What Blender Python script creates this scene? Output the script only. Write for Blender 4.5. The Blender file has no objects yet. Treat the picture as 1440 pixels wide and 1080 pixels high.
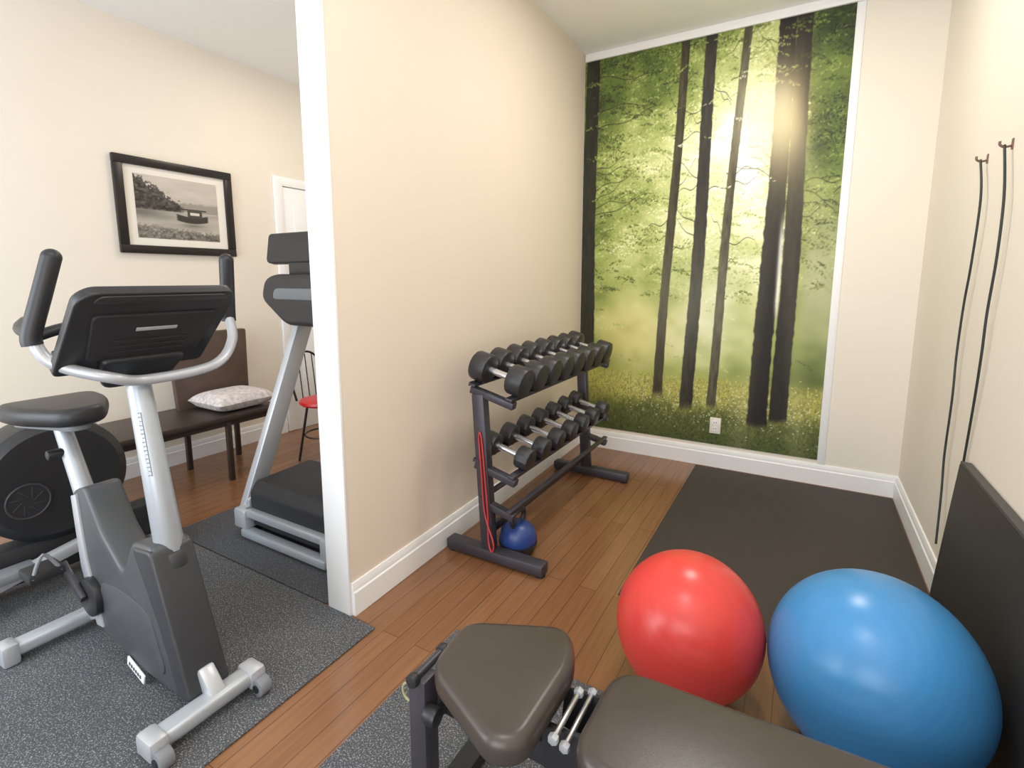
import bpy, bmesh, math, random
import numpy as np
from mathutils import Vector, Matrix
random.seed(4)
SC = bpy.context.scene
COL = SC.collection
R = math.radians

# ------------------------------------------------------------------ camera
F_PX, CX, CY = 712.0, 720.0, 494.0
HC = 1.35
PITCH = math.atan(0.1433)
YAW = R(30.0)
sp, cp, st, ct = math.sin(PITCH), math.cos(PITCH), math.sin(YAW), math.cos(YAW)
cam_d = bpy.data.cameras.new('camera')
cam = bpy.data.objects.new('camera', cam_d)
COL.objects.link(cam)
cam.location = (0, 0, HC)
cam.rotation_euler = (R(90) - PITCH, 0, YAW)
cam_d.sensor_width = 36.0
cam_d.lens = 36.0 * F_PX / 1440.0
cam_d.shift_y = -(540.0 - CY) / 1440.0
cam_d.clip_start = 0.02
SC.camera = cam

def W(px, py, x=None, y=None, z=None):
    """measure a real point: where the sight line of a photo pixel meets a wall / floor / body plane"""
    u = (px - CX) / F_PX; v = (py - CY) / F_PX
    D = sp + cp * v; F = cp - sp * v
    d = Vector((u * ct - F * st, u * st + F * ct, -D))
    if x is not None: k = x / d.x
    elif y is not None: k = y / d.y
    else: k = (z - HC) / d.z
    return Vector((0, 0, HC)) + d * k

# ------------------------------------------------------------------ materials
def lin(c):
    return tuple(((v / 255.0) / 12.92 if v / 255.0 <= 0.04045 else ((v / 255.0 + 0.055) / 1.055) ** 2.4) for v in c)
def rgba(c): return (*lin(c), 1.0)

def base_mat(name):
    m = bpy.data.materials.new(name); m.use_nodes = True
    nt = m.node_tree
    return m, nt, nt.nodes['Principled BSDF']

def mat(name, c, rough=0.5, metal=0.0, var=0.10, scale=14.0, bump=0.0, bscale=120.0, coat=0.0, spec=None):
    m, nt, b = base_mat(name)
    N, L = nt.nodes, nt.links
    tc = N.new('ShaderNodeTexCoord')
    no = N.new('ShaderNodeTexNoise'); no.inputs['Scale'].default_value = scale; no.inputs['Detail'].default_value = 4
    L.new(tc.outputs['Object'], no.inputs['Vector'])
    mx = N.new('ShaderNodeMix'); mx.data_type = 'RGBA'
    l = lin(c)
    mx.inputs[6].default_value = (*[v * (1 - var) for v in l], 1)
    mx.inputs[7].default_value = (*[min(1, v * (1 + var)) for v in l], 1)
    L.new(no.outputs['Fac'], mx.inputs[0])
    L.new(mx.outputs[2], b.inputs['Base Color'])
    b.inputs['Roughness'].default_value = rough
    b.inputs['Metallic'].default_value = metal
    if spec is not None: b.inputs['Specular IOR Level'].default_value = spec
    if coat:
        b.inputs['Coat Weight'].default_value = coat; b.inputs['Coat Roughness'].default_value = 0.15
    if bump:
        n2 = N.new('ShaderNodeTexNoise'); n2.inputs['Scale'].default_value = bscale; n2.inputs['Detail'].default_value = 3
        L.new(tc.outputs['Object'], n2.inputs['Vector'])
        bp = N.new('ShaderNodeBump'); bp.inputs['Strength'].default_value = bump; bp.inputs['Distance'].default_value = 0.004
        L.new(n2.outputs['Fac'], bp.inputs['Height']); L.new(bp.outputs['Normal'], b.inputs['Normal'])
    return m

def wood_floor():
    m, nt, b = base_mat('wood_planks'); N, L = nt.nodes, nt.links
    tc = N.new('ShaderNodeTexCoord')
    sx = N.new('ShaderNodeSeparateXYZ'); L.new(tc.outputs['Object'], sx.inputs[0])
    cb = N.new('ShaderNodeCombineXYZ'); L.new(sx.outputs['Y'], cb.inputs['X']); L.new(sx.outputs['X'], cb.inputs['Y'])
    br = N.new('ShaderNodeTexBrick'); L.new(cb.outputs[0], br.inputs['Vector'])
    br.inputs['Scale'].default_value = 1.0
    br.inputs['Brick Width'].default_value = 1.3; br.inputs['Row Height'].default_value = 0.078
    br.inputs['Mortar Size'].default_value = 0.0016; br.inputs['Mortar Smooth'].default_value = 0.3
    br.inputs['Color1'].default_value = rgba((143, 102, 71)); br.inputs['Color2'].default_value = rgba((133, 92, 62))
    br.inputs['Mortar'].default_value = rgba((90, 62, 43))
    mp = N.new('ShaderNodeMapping'); mp.inputs['Scale'].default_value = (3, 60, 1); L.new(cb.outputs[0], mp.inputs['Vector'])
    no = N.new('ShaderNodeTexNoise'); no.inputs['Scale'].default_value = 1.2; no.inputs['Detail'].default_value = 6
    L.new(mp.outputs[0], no.inputs['Vector'])
    rp = N.new('ShaderNodeValToRGB'); rp.color_ramp.elements[0].position = 0.3; rp.color_ramp.elements[1].position = 0.75
    rp.color_ramp.elements[0].color = (0.82, 0.81, 0.80, 1); rp.color_ramp.elements[1].color = (1.05, 1.04, 1.03, 1)
    L.new(no.outputs['Fac'], rp.inputs[0])
    mx = N.new('ShaderNodeMix'); mx.data_type = 'RGBA'; mx.blend_type = 'MULTIPLY'; mx.inputs[0].default_value = 1
    L.new(br.outputs['Color'], mx.inputs[6]); L.new(rp.outputs[0], mx.inputs[7]); L.new(mx.outputs[2], b.inputs['Base Color'])
    b.inputs['Roughness'].default_value = 0.22
    b.inputs['Specular IOR Level'].default_value = 0.6
    return m

def speckle(name, c, dots, amount=0.62, scale=190.0, rough=0.85):
    m, nt, b = base_mat(name); N, L = nt.nodes, nt.links
    tc = N.new('ShaderNodeTexCoord')
    no = N.new('ShaderNodeTexNoise'); no.inputs['Scale'].default_value = scale; no.inputs['Detail'].default_value = 2
    L.new(tc.outputs['Object'], no.inputs['Vector'])
    rp = N.new('ShaderNodeValToRGB')
    rp.color_ramp.elements[0].position = amount - 0.10; rp.color_ramp.elements[0].color = rgba(c)
    rp.color_ramp.elements[1].position = amount + 0.06; rp.color_ramp.elements[1].color = rgba(dots)
    L.new(no.outputs['Fac'], rp.inputs[0]); L.new(rp.outputs[0], b.inputs['Base Color'])
    bp = N.new('ShaderNodeBump'); bp.inputs['Strength'].default_value = 0.25; bp.inputs['Distance'].default_value = 0.003
    L.new(no.outputs['Fac'], bp.inputs['Height']); L.new(bp.outputs['Normal'], b.inputs['Normal'])
    b.inputs['Roughness'].default_value = rough
    return m

def attr_mat(name, rough=0.55):
    m, nt, b = base_mat(name); N, L = nt.nodes, nt.links
    a = N.new('ShaderNodeAttribute'); a.attribute_name = 'paint'
    L.new(a.outputs['Color'], b.inputs['Base Color']); b.inputs['Roughness'].default_value = rough
    return m

def ball_mat(name, c, rough=0.30):
    m, nt, b = base_mat(name); N, L = nt.nodes, nt.links
    tc = N.new('ShaderNodeTexCoord')
    wv = N.new('ShaderNodeTexWave'); wv.wave_type = 'BANDS'; wv.bands_direction = 'Z'
    wv.inputs['Scale'].default_value = 16; wv.inputs['Distortion'].default_value = 0.3
    L.new(tc.outputs['Object'], wv.inputs['Vector'])
    mx = N.new('ShaderNodeMix'); mx.data_type = 'RGBA'
    l = lin(c)
    mx.inputs[6].default_value = (*[v * 0.98 for v in l], 1); mx.inputs[7].default_value = (*[min(1, v * 1.02) for v in l], 1)
    L.new(wv.outputs['Fac'], mx.inputs[0]); L.new(mx.outputs[2], b.inputs['Base Color'])
    bp = N.new('ShaderNodeBump'); bp.inputs['Strength'].default_value = 0.016; bp.inputs['Distance'].default_value = 0.004
    L.new(wv.outputs['Fac'], bp.inputs['Height']); L.new(bp.outputs['Normal'], b.inputs['Normal'])
    b.inputs['Roughness'].default_value = rough
    return m

M = dict(
    wall=mat('cream_paint', (234, 227, 214), 0.8, var=0.02, scale=3, bump=0.05, bscale=300),
    wallp=mat('peach_paint', (227, 214, 199), 0.75, var=0.02, scale=3, bump=0.05, bscale=300),
    ceil=mat('ceiling_paint', (242, 241, 239), 0.85, var=0.02, scale=3),
    white=mat('white_trim', (243, 244, 245), 0.4, var=0.02, scale=5),
    floor=wood_floor(),
    mat_grey=speckle('speckled_rubber', (70, 72, 76), (150, 153, 158), 0.62, 230),
    mat_dark=speckle('dark_speckled_rubber', (60, 61, 65), (120, 123, 129), 0.64, 230),
    mat_black=mat('black_rubber', (62, 55, 50), 0.7, var=0.15, scale=9, bump=0.2, bscale=400),
    board=mat('black_board_vinyl', (42, 40, 39), 0.6, var=0.12, scale=9, bump=0.1, bscale=300),
    black=mat('black_plastic', (36, 37, 40), 0.42, var=0.15),
    blackm=mat('matte_black', (34, 34, 37), 0.65, var=0.15),
    iron=mat('black_iron', (44, 44, 46), 0.40, var=0.2, bump=0.15, bscale=250),
    vinyl=mat('brown_black_vinyl', (66, 59, 54), 0.30, var=0.12, scale=6, bump=0.08, bscale=450),
    steel=mat('dark_steel', (76, 74, 82), 0.4, 0.5, var=0.1),
    silver=mat('silver_paint', (186, 190, 196), 0.35, 0.35, var=0.05),
    silverw=mat('pale_silver', (176, 183, 190), 0.34, 0.35, var=0.05),
    chrome=mat('chrome', (205, 205, 209), 0.24, 0.9, var=0.04),
    grey=mat('grey_shroud', (72, 75, 79), 0.42, var=0.06),
    dgrey=mat('dark_grey_cover', (54, 56, 60), 0.38, var=0.08),
    midgrey=mat('mid_grey', (120, 124, 130), 0.5, var=0.06),
    dwood=mat('dark_brown_wood', (86, 71, 62), 0.45, var=0.25, scale=12),
    seatwood=mat('dark_leather', (56, 46, 41), 0.42, var=0.2),
    red=mat('red_paint', (196, 26, 34), 0.35, var=0.05),
    redband=mat('red_rubber', (186, 58, 58), 0.45, var=0.05),
    kettle=mat('blue_vinyl', (42, 66, 128), 0.35, var=0.1),
    cord=mat('black_cord', (38, 44, 42), 0.5, var=0.1),
    rust=mat('dull_brown_hook', (122, 92, 82), 0.45, 0.4, var=0.15),
    wire=mat('dark_wire', (52, 46, 44), 0.4, 0.6, var=0.1),
    frame=mat('black_frame', (30, 26, 25), 0.35, var=0.15),
    mount=mat('white_mount', (236, 232, 222), 0.8, var=0.02),
    ivory=mat('ivory_plastic', (236, 232, 220), 0.4, var=0.02),
    slot=mat('outlet_slot', (60, 56, 50), 0.5),
    panel=mat('grey_panel', (104, 109, 114), 0.3, var=0.05),
    edge=mat('board_edge', (70, 68, 68), 0.5, var=0.06),
    cushion=mat('printed_cotton', (204, 198, 197), 0.9, var=0.65, scale=42),
    redball=ball_mat('red_ball_vinyl', (216, 68, 62)),
    blueball=ball_mat('blue_ball_vinyl', (66, 138, 196)),
    paint=attr_mat('printed_mural', 0.6), photo=attr_mat('printed_photo', 0.35),
    ring=mat('yellow_ring', (156, 154, 116), 0.5),
)

# ------------------------------------------------------------------ mesh builder
ORIGIN = {}
class MB:
    def __init__(s): s.bm = bmesh.new()
    def _merge(s, t):
        me = bpy.data.meshes.new('tmp'); t.to_mesh(me); t.free()
        s.bm.from_mesh(me); bpy.data.meshes.remove(me)
    def box(s, a, b, bev=0.0, mtx=None, seg=2):
        t = bmesh.new(); bmesh.ops.create_cube(t, size=1)
        a, b = Vector(a), Vector(b); c = (a + b) / 2; d = b - a
        for v in t.verts: v.co = Vector((v.co.x * d.x, v.co.y * d.y, v.co.z * d.z)) + c
        if bev: bmesh.ops.bevel(t, geom=list(t.edges), offset=bev, segments=seg, profile=0.5, affect='EDGES')
        if mtx is not None: bmesh.ops.transform(t, matrix=mtx, verts=t.verts)
        s._merge(t); return s
    def bar(s, p, q, w, d, bev=0.0, side=(1, 0, 0)):
        p, q = Vector(p), Vector(q); z = (q - p); L = z.length; z.normalize()
        x = Vector(side); x = (x - z * x.dot(z)).normalized(); y = z.cross(x)
        m = Matrix((x, y, z)).transposed().to_4x4(); m.translation = p
        return s.box((-w / 2, -d / 2, 0), (w / 2, d / 2, L), bev, m)
    def prism(s, poly, axis, a, b, bev=0.0, seg=2, mtx=None):
        t = bmesh.new()
        def pt(p, h):
            if axis == 'x': return (h, p[0], p[1])
            if axis == 'y': return (p[0], h, p[1])
            return (p[0], p[1], h)
        lo = [t.verts.new(pt(p, a)) for p in poly]; hi = [t.verts.new(pt(p, b)) for p in poly]
        t.faces.new(lo); t.faces.new(hi[::-1]); n = len(poly)
        for i in range(n): t.faces.new((lo[i], hi[i], hi[(i + 1) % n], lo[(i + 1) % n]))
        bmesh.ops.recalc_face_normals(t, faces=t.faces)
        if bev:
            ed = [e for e in t.edges if len(e.link_faces) == 2 and (len(e.link_faces[0].verts) == n and n > 4 or len(e.link_faces[1].verts) == n and n > 4 or n <= 4)]
            bmesh.ops.bevel(t, geom=ed, offset=bev, segments=seg, profile=0.5, affect='EDGES')
        if mtx is not None: bmesh.ops.transform(t, matrix=mtx, verts=t.verts)
        s._merge(t); return s
    def cyl(s, p, q, r, r2=None, n=24, bev=0.0):
        p, q = Vector(p), Vector(q); z = q - p; L = z.length
        t = bmesh.new()
        bmesh.ops.create_cone(t, cap_ends=True, cap_tris=False, segments=n, radius1=r, radius2=r if r2 is None else r2, depth=L)
        if bev:
            ed = [e for e in t.edges if abs(e.verts[0].co.z - e.verts[1].co.z) < 1e-6]
            bmesh.ops.bevel(t, geom=ed, offset=bev, segments=2, profile=0.5, affect='EDGES')
        m = z.to_track_quat('Z', 'Y').to_matrix().to_4x4(); m.translation = (p + q) / 2
        bmesh.ops.transform(t, matrix=m, verts=t.verts); s._merge(t); return s
    def sphere(s, c, r, sc=(1, 1, 1), u=32, v=20):
        t = bmesh.new(); bmesh.ops.create_uvsphere(t, u_segments=u, v_segments=v, radius=r)
        for x in t.verts: x.co = Vector((x.co.x * sc[0], x.co.y * sc[1], x.co.z * sc[2])) + Vector(c)
        s._merge(t); return s
    def tube(s, pts, r, n=12, smooth=6, closed=False):
        P = [Vector(p) for p in pts]
        if smooth and len(P) > 2:
            Q = []; m = len(P)
            for i in range(m if closed else m - 1):
                if closed: p0, p1, p2, p3 = P[i - 1], P[i], P[(i + 1) % m], P[(i + 2) % m]
                else: p0, p1, p2, p3 = P[max(i - 1, 0)], P[i], P[i + 1], P[min(i + 2, m - 1)]
                for k in range(smooth):
                    f = k / smooth
                    Q.append(0.5 * ((2 * p1) + (p2 - p0) * f + (2 * p0 - 5 * p1 + 4 * p2 - p3) * f * f + (3 * p1 - p0 - 3 * p2 + p3) * f ** 3))
            if not closed: Q.append(P[-1])
            P = Q
        t = bmesh.new(); m = len(P); rings = []; nrm = None
        for i, p in enumerate(P):
            if closed: tg = (P[(i + 1) % m] - P[i - 1]).normalized()
            else: tg = (P[min(i + 1, m - 1)] - P[max(i - 1, 0)]).normalized()
            if nrm is None:
                nrm = tg.cross(Vector((0, 0, 1)))
                if nrm.length < 0.05: nrm = tg.cross(Vector((0, 1, 0)))
            nrm = (nrm - tg * nrm.dot(tg)).normalized(); bn = tg.cross(nrm)
            rr = r[i] if isinstance(r, list) else r
            rings.append([t.verts.new(p + (nrm * math.cos(2 * math.pi * k / n) + bn * math.sin(2 * math.pi * k / n)) * rr) for k in range(n)])
        for i in range(m if closed else m - 1):
            a, b = rings[i], rings[(i + 1) % m]
            for k in range(n): t.faces.new((a[k], a[(k + 1) % n], b[(k + 1) % n], b[k]))
        if not closed: t.faces.new(rings[0][::-1]); t.faces.new(rings[-1])
        bmesh.ops.recalc_face_normals(t, faces=t.faces)
        s._merge(t); return s
    def lathe(s, prof, c=(0, 0, 0), n=32, mtx=None):
        t = bmesh.new(); rings = []
        for r, z in prof:
            rings.append([t.verts.new((r * math.cos(2 * math.pi * k / n), r * math.sin(2 * math.pi * k / n), z)) for k in range(n)])
        for a, b in zip(rings, rings[1:]):
            for k in range(n): t.faces.new((a[k], a[(k + 1) % n], b[(k + 1) % n], b[k]))
        t.faces.new(rings[0][::-1]); t.faces.new(rings[-1])
        bmesh.ops.recalc_face_normals(t, faces=t.faces)
        m = mtx if mtx is not None else Matrix.Identity(4)
        m = Matrix.Translation(c) @ m
        bmesh.ops.transform(t, matrix=m, verts=t.verts); s._merge(t); return s
    def build(s, name, m, parent=None, angle=38):
        me = bpy.data.meshes.new(name)
        o = bpy.data.objects.new(name, me)
        off = Vector((0, 0, 0))
        if parent is not None:
            o.parent = parent; off = ORIGIN[parent.name]; ORIGIN[o.name] = off
        bmesh.ops.translate(s.bm, vec=-off, verts=s.bm.verts)
        s.bm.to_mesh(me); s.bm.free()
        me.materials.append(m)
        for p in me.polygons: p.use_smooth = True
        me.set_sharp_from_angle(angle=R(angle))
        COL.objects.link(o)
        return o

def rpoly(poly, r, n=5):
    out = []; m = len(poly)
    for i in range(m):
        p = Vector(poly[i]); a = Vector(poly[i - 1]); b = Vector(poly[(i + 1) % m])
        da, db = (a - p), (b - p)
        rr = min(r, da.length * 0.48, db.length * 0.48)
        s0 = p + da.normalized() * rr; s1 = p + db.normalized() * rr
        for k in range(n + 1):
            f = k / n
            q = s0 * (1 - f) ** 2 + p * 2 * f * (1 - f) + s1 * f * f
            out.append((q.x, q.y))
    return out

def tag(o, label, cat, group=None, kind=None):
    o['label'] = label; o['category'] = cat
    if group: o['group'] = group
    if kind: o['kind'] = kind
    return o
def thing(name, label, cat, loc=(0, 0, 0), group=None):
    o = bpy.data.objects.new(name, None); COL.objects.link(o); o.location = loc
    o.empty_display_size = 0.1
    ORIGIN[o.name] = Vector(loc)
    return tag(o, label, cat, group)
def struct(mb, name, m, label, cat):
    return tag(mb.build(name, m), label, cat, kind='structure')
def single(mb, name, m, label, cat, origin, group=None):
    """a one-mesh thing whose origin sits at its own base"""
    off = Vector(origin)
    bmesh.ops.translate(mb.bm, vec=-off, verts=mb.bm.verts)
    o = mb.build(name, m); o.location = off
    return tag(o, label, cat, group)
def dup(root, loc, label):
    r = root.copy(); COL.objects.link(r); r.location = loc; r['label'] = label
    for ch in list(root.children):
        c = ch.copy(); COL.objects.link(c); c.parent = r
        for g in list(ch.children):
            d = g.copy(); COL.objects.link(d); d.parent = c
    return r

# ------------------------------------------------------------------ the room
XR, YB, XL, ZC = 0.575, 3.79, -3.92, 3.0
PX0, PX1, PY0 = -1.622, -1.50, 1.305      # partition left face, right face, near end
PXB = -1.555                              # right face at the back wall
struct(MB().box((XL - .1, -1.6, -.1), (XR + .1, YB + .1, 0)), 'floor', M['floor'], 'brown narrow-plank wood floor', 'floor')
struct(MB().box((XL - .1, -1.6, ZC), (XR + .1, YB + .1, ZC + .1)), 'ceiling', M['ceil'], 'flat off-white ceiling', 'ceiling')
struct(MB().box((XL - .1, -1.6, 0), (XL, YB + .1, ZC)), 'wall_left', M['wall'], 'cream wall behind the exercise machines', 'wall')
struct(MB().box((XL, YB, 0), (XR, YB + .1, ZC)), 'wall_back', M['wall'], 'cream end wall that carries the forest mural', 'wall')
struct(MB().box((XR, -1.6, 0), (XR + .1, YB + .1, ZC)), 'wall_right', M['wall'], 'cream side wall with hanging cords', 'wall')
struct(MB().prism([(PX0, PY0), (PX1, PY0), (PXB, YB), (PXB - .122, YB)], 'z', 0, ZC), 'wall_partition', M['wallp'], 'peach partition wall behind the dumbbell rack', 'wall')
struct(MB().box((PX0 - .003, PY0 - .014, 0), (PX1 + .002, PY0, ZC), .003), 'trim_1', M['white'], 'white cap board on the partition end', 'trim')

def baseboard(p, q, nrm, name, label):
    p, q = Vector((*p, 0)), Vector((*q, 0)); n = Vector((*nrm, 0))
    prof = [(0, 0), (.018, 0), (.018, .098), (.013, .104), (.013, .120), (.007, .138), (0, .138)]
    mb = MB(); t = bmesh.new()
    A = [t.verts.new(p + n * a + Vector((0, 0, b))) for a, b in prof]
    B = [t.verts.new(q + n * a + Vector((0, 0, b))) for a, b in prof]
    k = len(prof)
    t.faces.new(A); t.faces.new(B[::-1])
    for i in range(k): t.faces.new((A[i], B[i], B[(i + 1) % k], A[(i + 1) % k]))
    bmesh.ops.recalc_face_normals(t, faces=t.faces)
    mb._merge(t)
    struct(mb, name, M['white'], label, 'baseboard')
baseboard((PXB, YB), (XR, YB), (0, -1), 'baseboard_back', 'white baseboard under the forest mural')
baseboard((XR, -1.5), (XR, YB - .02), (-1, 0), 'baseboard_right', 'white baseboard along the right wall')
baseboard((PX1, PY0), (PXB, YB - .02), (1, -.02), 'baseboard_partition', 'white baseboard behind the dumbbell rack')
baseboard((XL, -1.5), (XL, 2.78), (1, 0), 'baseboard_left', 'white baseboard behind the dark bench')

struct(MB().box((PXB + .01, YB - .02, 2.945), (XR, YB, ZC), .006), 'trim_2', M['white'], 'white crown moulding above the mural', 'trim')
struct(MB().box((.14, YB - .007, .138), (.185, YB, 2.945), .002), 'trim_3', M['white'], 'white upright strip beside the mural', 'trim')
# door in the left wall
d = struct(MB().box((XL, 2.87, 0), (XL + .02, 3.62, 2.12), .004), 'door_1', M['white'], 'white panelled door beyond the treadmill', 'door')
ORIGIN[d.name] = Vector((0, 0, 0))
for (y0, y1) in ((2.96, 3.20), (3.29, 3.53)):
    for (z0, z1) in ((.2, .9), (1.02, 1.98)): MB().box((XL + .018, y0, z0), (XL + .028, y1, z1), .006).build('door_panel', M['white'], d)
struct(MB().prism([(2.79, .005), (2.865, .005), (2.865, 2.125), (3.625, 2.125), (3.625, .005), (3.70, .005), (3.70, 2.20), (2.79, 2.20)], 'x', XL + .001, XL + .03, .004), 'trim_4', M['white'], 'white casing around the door', 'trim')

# ------------------------------------------------------------------ painted prints (colour stored on a fine mesh)
def vnoise(s, t, fx, fy, seed):
    rng = np.random.default_rng(seed); g = rng.random((int(fy) + 3, int(fx) + 3))
    X, Y = s * fx, t * fy
    i, j = np.floor(X).astype(int), np.floor(Y).astype(int); a, b = X - i, Y - j
    a = a * a * (3 - 2 * a); b = b * b * (3 - 2 * b)
    return (g[j, i] * (1 - a) + g[j, i + 1] * a) * (1 - b) + (g[j + 1, i] * (1 - a) + g[j + 1, i + 1] * a) * b
def fbm(s, t, fx, fy, seed, octv=4):
    o = 0; amp = 1; tot = 0
    for k in range(octv):
        o = o + amp * vnoise(s, t, fx * 2 ** k, fy * 2 ** k, seed + k * 7); tot += amp; amp *= 0.6
    o = o / tot
    return (o - o.mean()) / (o.std() + 1e-6)          # zero mean, unit spread
def sst(x, a, b):
    f = np.clip((x - a) / (b - a), 0, 1); return f * f * (3 - 2 * f)
def mixc(c, d, f):
    f = np.clip(f, 0, 1)
    return c * (1 - f[..., None]) + np.array(d) * f[..., None]
def painted(name, img, place, m, parent=None):
    H, Wd = img.shape[:2]
    off = ORIGIN[parent.name] if parent is not None else Vector((0, 0, 0))
    verts = []
    for j in range(H):
        for i in range(Wd):
            p = place(i / (Wd - 1), j / (H - 1)); verts.append((p[0] - off.x, p[1] - off.y, p[2] - off.z))
    faces = [(j * Wd + i, j * Wd + i + 1, (j + 1) * Wd + i + 1, (j + 1) * Wd + i) for j in range(H - 1) for i in range(Wd - 1)]
    me = bpy.data.meshes.new(name); me.from_pydata(verts, [], faces)
    at = me.color_attributes.new('paint', 'FLOAT_COLOR', 'POINT')
    c = np.clip(img, 0, 1); l = np.where(c <= 0.04045, c / 12.92, ((c + 0.055) / 1.055) ** 2.4)
    buf = np.ones((H * Wd, 4), dtype=np.float32); buf[:, :3] = l.reshape(-1, 3)
    at.data.foreach_set('color', buf.ravel())
    me.materials.append(m)
    o = bpy.data.objects.new(name, me); COL.objects.link(o)
    if parent is not None: o.parent = parent; ORIGIN[o.name] = off
    return o

def forest():
    H, Wd = 680, 440
    t, s = np.meshgrid(np.linspace(0, 1, H), np.linspace(0, 1, Wd), indexing='ij')
    rg = np.random.default_rng(8)
    # tone of each zone of the print, dark 0 .. light 1
    pts = [(.1, .95, .38), (.1, .78, .50), (.1, .58, .52), (.12, .42, .52), (.2, .28, .70), (.08, .17, .44),
           (.28, .94, .42), (.28, .78, .58), (.28, .62, .67), (.28, .46, .62), (.3, .30, .76), (.3, .18, .56),
           (.46, .97, .42), (.46, .86, .70), (.46, .75, .81), (.46, .60, .78), (.45, .45, .68), (.45, .30, .73), (.45, .18, .54),
           (.58, .97, .48), (.58, .86, .86), (.58, .75, .96), (.58, .58, .85), (.56, .42, .80), (.56, .28, .76), (.56, .17, .54),
           (.70, .97, .52), (.70, .85, .96), (.70, .73, .97), (.70, .56, .82), (.69, .42, .74), (.69, .28, .62), (.69, .17, .48),
           (.93, .97, .25), (.93, .85, .36), (.93, .70, .37), (.93, .56, .50), (.93, .42, .55), (.93, .30, .47), (.93, .17, .38)]
    num = np.zeros_like(s); den = np.zeros_like(s) + 1e-6
    for a, b, v in pts:
        w = np.exp(-(((s - a) / .10) ** 2 + ((t - b) / .09) ** 2)); num += w * v; den += w
    L = num / den
    big = fbm(s, t, 5, 8, 11, 2); med = fbm(s, t, 13, 24, 21, 2)
    L = np.clip(L + .045 * big + .03 * med, 0, 1)
    ramp = [(0.0, (.07, .09, .04)), (.22, (.19, .24, .09)), (.42, (.40, .47, .20)), (.58, (.61, .67, .36)), (.72, (.79, .82, .55)), (.86, (.93, .94, .76)), (1.0, (1.0, 1.0, .95))]
    xs = [r[0] for r in ramp]
    def tone(v):
        return np.stack([np.interp(v, xs, [r[1][k] for r in ramp]) for k in range(3)], -1)
    img = tone(L)
    # amber haze low on the left, mist in the middle, grey-green on the right
    img = mixc(img, [.89, .81, .53], .55 * np.exp(-((t - .27) / .10) ** 2) * np.exp(-((s - .22) / .21) ** 2))
    img = mixc(img, [.89, .90, .80], .50 * np.exp(-((t - .36) / .14) ** 2) * np.exp(-((s - .57) / .14) ** 2))
    img = mixc(img, [.70, .70, .58], .75 * np.exp(-((t - .42) / .17) ** 2) * sst(s, .87, .93))
    def dab(cx, cy, rx, ry, ang, col, al):
        r = int(max(rx, ry) + 2)
        x0, x1, y0, y1 = max(0, int(cx) - r), min(Wd, int(cx) + r + 1), max(0, int(cy) - r), min(H, int(cy) + r + 1)
        if x1 <= x0 or y1 <= y0: return
        yy, xx = np.mgrid[y0:y1, x0:x1]
        dx, dy = xx - cx, yy - cy; ca, sa = math.cos(ang), math.sin(ang)
        q = ((dx * ca + dy * sa) / rx) ** 2 + ((-dx * sa + dy * ca) / ry) ** 2
        a = np.clip(1.5 - q, 0, 1) * al
        w = img[y0:y1, x0:x1]; w += (np.array(col) - w) * a[..., None]
    def Lat(cx, cy): return L[min(H - 1, max(0, int(cy))), min(Wd - 1, max(0, int(cx)))]
    def heart(a, b): return math.exp(-((a - .60) / .19) ** 2 - ((b - .76) / .16) ** 2)
    # distant leaves
    for k in range(9500):
        a, b = rg.random(), .38 + .62 * rg.random()
        cx, cy = a * Wd, b * H
        v = np.clip(Lat(cx, cy) + rg.normal(0, .10) + .05 * med[int(cy) - 1, int(cx) - 1], 0, 1)
        dab(cx, cy, rg.uniform(1.3, 2.8), rg.uniform(.9, 1.8), rg.normal(0, .6), tone(v), .48 * min(1, (b - .36) / .14))
    # layered sprays of leaves, each a drooping fan; sizes and depths vary so no rhythm shows
    def spray(a, b, ln, shift, al, n, rmax=2.2):
        cx, cy = a * Wd, b * H; sl = rg.normal(-.12, .25); base = Lat(cx, cy)
        for i in range(n):
            u = rg.uniform(-1, 1); w = rg.normal(0, .14) * (1.2 - abs(u))
            x = cx + u * ln; y = cy + u * ln * sl - abs(u) * ln * .18 + w * ln
            v = np.clip(base + shift + rg.normal(0, .07), 0.02, 1)
            dab(x, y, rg.uniform(1.1, rmax), rg.uniform(.8, 1.4), rg.normal(sl, .6), tone(v), al)
    for k in range(500):
        a, b = rg.random(), .38 + .62 * rg.random() ** .85
        h = heart(a, b)
        if rg.random() < h * .6: continue
        dark = rg.random() < .56 - .28 * h
        ln = 8 + 34 * rg.random() ** 1.8
        spray(a, b, ln, (rg.uniform(-.28, -.10) + .06 * h) if dark else .11, .62, int(14 + ln * .8))
    for k in range(46):      # young lit saplings in the haze
        a, b = rg.random(), rg.uniform(.20, .42)
        spray(a, b, rg.uniform(8, 18), rg.choice([-.10, .08]), .36, 18, 2.0)
    # branches
    rng = random.Random(5)
    br = np.zeros((H, Wd))
    for k in range(58):
        tr = rng.choice([(.035, 1.3), (.035, 1.3), (.40, .6), (.51, .6), (.61, .5), (.78, .6), (.84, .9), (.98, .9)])
        s0 = tr[0]; t0 = rng.uniform(.46, .98); dr = rng.choice([-1, 1]); ln = rng.uniform(.08, .24) * tr[1]
        s1 = s0 + dr * ln; t1 = t0 + rng.uniform(-.02, .09)
        f = np.clip((s - s0) / (s1 - s0), 0, 1); tc = t0 + (t1 - t0) * f + .006 * np.sin(f * 9 + k)
        dd = np.hypot((s - (s0 + (s1 - s0) * f)) * .6, t - tc)
        br = np.maximum(br, 1 - sst(dd, .0003, .0026 - .0015 * f))
    img[:] = mixc(img, [.15, .14, .08], br * .75)
    # grass and undergrowth
    edge = t + med * .008
    gr = 1 - sst(edge, .13, .20)
    img[:] = mixc(img, [.76, .73, .36], gr * .75)
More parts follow.
